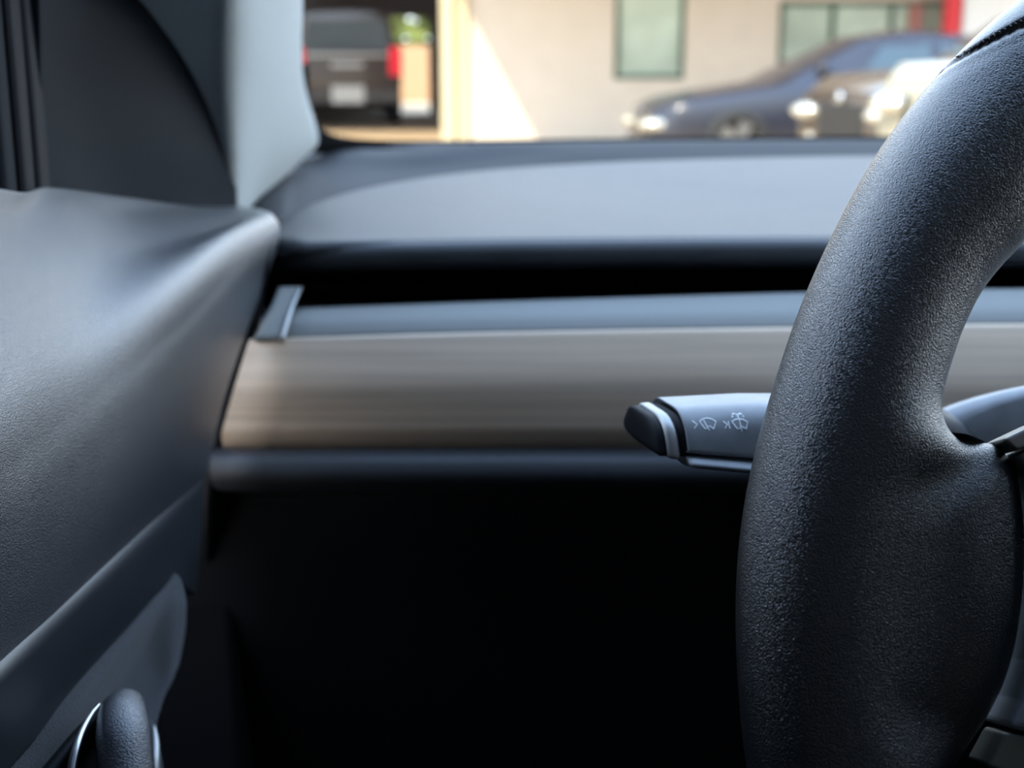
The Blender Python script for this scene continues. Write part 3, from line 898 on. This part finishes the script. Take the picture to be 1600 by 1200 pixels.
# cross-section (dy, z) around: front-top, front-bottom ... back
def section(top, bot, grow=0.0, n=7):
    pts = []
    corners = [((0, top), .0070), ((-.004, bot), .0016), ((.015, bot + .000), .004), ((.024, (top + bot) / 2 - .003), .004), ((.0185, top + .0000), .003)]
    m = len(corners)
    for i, (c, r) in enumerate(corners):
        c = np.array(c); p = np.array(corners[i - 1][0]); q = np.array(corners[(i + 1) % m][0])
        a = c + (p - c) / np.linalg.norm(p - c) * r
        b = c + (q - c) / np.linalg.norm(q - c) * r
        for t in np.linspace(0, 1, n):
            pts.append((1 - t) ** 2 * a + 2 * t * (1 - t) * c + t * t * b)
    return pts
KOB = .30
def ring_at(xf, top, bot, inset=0.0, kob=KOB):
    S = section(top, bot)
    cen = np.mean(S, axis=0)
    out_ = []
    for p in S:
        q = cen + (p - cen) * (1 - inset)
        out_.append(Vector((xf - kob * q[0], Yf + q[0], q[1])))
    return out_
xe = px2x(1200) + .036
Tl, Tr, Bl, Br = Zs(645), Zs(638.0), Zs(703), Zs(714)
def lerp(a, b, t): return a + (b - a) * t
xs0 = px2x(1067)
rr = [ring_at(xs0 + .0016, Tl, Bl, .16), ring_at(xs0 + .0004, Tl, Bl, .05), ring_at(xs0, Tl, Bl, .02), ring_at(xs0 + .0006, Tl, Bl)]
for t in (.1, .4, .7, 1.0):
    x = lerp(xs0, px2x(1200), t)
    rr.append(ring_at(x, lerp(Tl, Tr, t), lerp(Bl, Br, t)))
rr.append(ring_at(xe, Tr, Br))
body = loft('body', rr, M['stalk'], stalk)
tube('stalk_root', [(xe - .01, Yf + .011, Zs(675)), (xe + .010, Yf + .030, Zs(705)), (.16, .42, Zs(680) - .040)], [.008, .0075, .008], M['soft'], stalk)
# lower bar under the face
bars = []
for x, t, k in ((xs0 + .0006, -.02, .5), (xs0 + .0012, 0, .85), (xs0 + .003, .03, 1), (px2x(1200), 1, 1), (xe, 1.5, 1)):
    zt_, zb_ = lerp(Zs(706), Zs(716), t), lerp(Zs(727), Zs(738), t)
    zc_, hz = (zt_ + zb_) / 2, (zt_ - zb_) / 2 * k
    bars.append([Vector((x - .2 * (.007 + .0085 * math.cos(a)), Yf + .0020 + .0085 * k * math.cos(a), zc_ + hz * math.sin(a))) for a in np.linspace(0, 2 * PI, 28, endpoint=False)])
loft('lower_bar', bars, M['stalk'], stalk)
# dark neck, bright collar and end button
def ring_btn(xf, inset, top=Zs(650), bot=Zs(713), kob=KOB):
    return ring_at(xf, top, bot, inset, kob)
loft('neck', [ring_btn(xs0 + .004, .10), ring_btn(xs0 - .0016, .10)], M['black'], stalk)
loft('button_collar', [ring_btn(xs0 - .0016, .07, Zs(652), Zs(714)), ring_btn(xs0 - .0024, .02, Zs(652), Zs(714)), ring_btn(xs0 - .0040, .02, Zs(653), Zs(713)), ring_btn(xs0 - .0048, .07, Zs(654), Zs(712))], M['satin'], stalk)
loft('button', [ring_btn(xs0 - .0046, .09, Zs(654), Zs(712)), ring_btn(xs0 - .0064, .09, Zs(655), Zs(712), .33), ring_btn(xs0 - .0072, .14, Zs(657), Zs(709), .30), ring_btn(xs0 - .0078, .36, Zs(659), Zs(706), .26)], M['black'], stalk)

# printed symbols on the stalk face
def on_face(p, off):
    t = min(1, max(0, (p[0] - 1067) / 133))
    S = section(lerp(Tl, Tr, t), lerp(Bl, Br, t))[:14]
    zz = [q[1] for q in S][::-1]; yy = [q[0] for q in S][::-1]
    Y = Yf
    for _ in range(5):
        Y = Yf + np.interp(at(*p, Y).z, zz[7:], yy[7:])
    return at(*p, Y + off)
def flat_lines(name, lines, wd=1.9):
    """thin raised print: each line a list of photo pixels on the face"""
    V, F = [], []
    for ln in lines:
        P = [np.array(p, float) for p in ln]
        for a, b in zip(P[:-1], P[1:]):
            d = (b - a) / np.linalg.norm(b - a)
            nn = np.array([-d[1], d[0]]) * wd / 2
            a_, b_ = a - d * wd * .3, b + d * wd * .3
            k = len(V)
            q = [a_ + nn, b_ + nn, b_ - nn, a_ - nn]
            V += [on_face(p, -.00012) for p in q] + [on_face(p, .0002) for p in q]
            F += [tuple(k + i for i in f) for f in ((0, 1, 2, 3), (7, 6, 5, 4), (0, 4, 5, 1), (1, 5, 6, 2), (2, 6, 7, 3), (3, 7, 4, 0))]
    return fix_normals(link(name, V, F, M['print'], stalk, smooth=False))
def Z(pts): return [(1060 + x / 10.907, 630 + y / 10.907) for x, y in pts]
flat_lines('arrow_symbol', [Z([(240, 300), (320, 360), (272, 428)])])
flat_lines('wiper_symbol', [Z([(455, 435), (362, 302), (420, 262), (490, 250), (560, 265), (640, 310), (600, 440)]), Z([(455, 435), (490, 425)]), Z([(565, 410), (600, 440)]),
                            Z([(430, 290), (490, 395), (530, 460)]), Z([(480, 425), (505, 395), (545, 390), (570, 410)])])
flat_lines('arrow_symbol', [Z([(768, 308), (832, 362), (800, 425)]), Z([(850, 310), (860, 365), (882, 428)]), Z([(850, 360), (825, 365)])])
flat_lines('washer_symbol', [Z([(1005, 435), (912, 310), (960, 280), (1030, 265), (1100, 275), (1178, 320), (1155, 440)]), Z([(1005, 435), (1040, 430)]), Z([(1125, 412), (1150, 435)]),
                             Z([(1012, 225), (1045, 300), (1062, 390), (1082, 468)]), Z([(1050, 425), (1062, 395), (1100, 400), (1110, 425)]),
                             Z([(920, 235), (920, 185), (950, 172)]), Z([(1012, 225), (1015, 190), (1040, 172), (1075, 185)]), Z([(978, 182), (990, 196)]), Z([(1100, 212), (1112, 230)])])
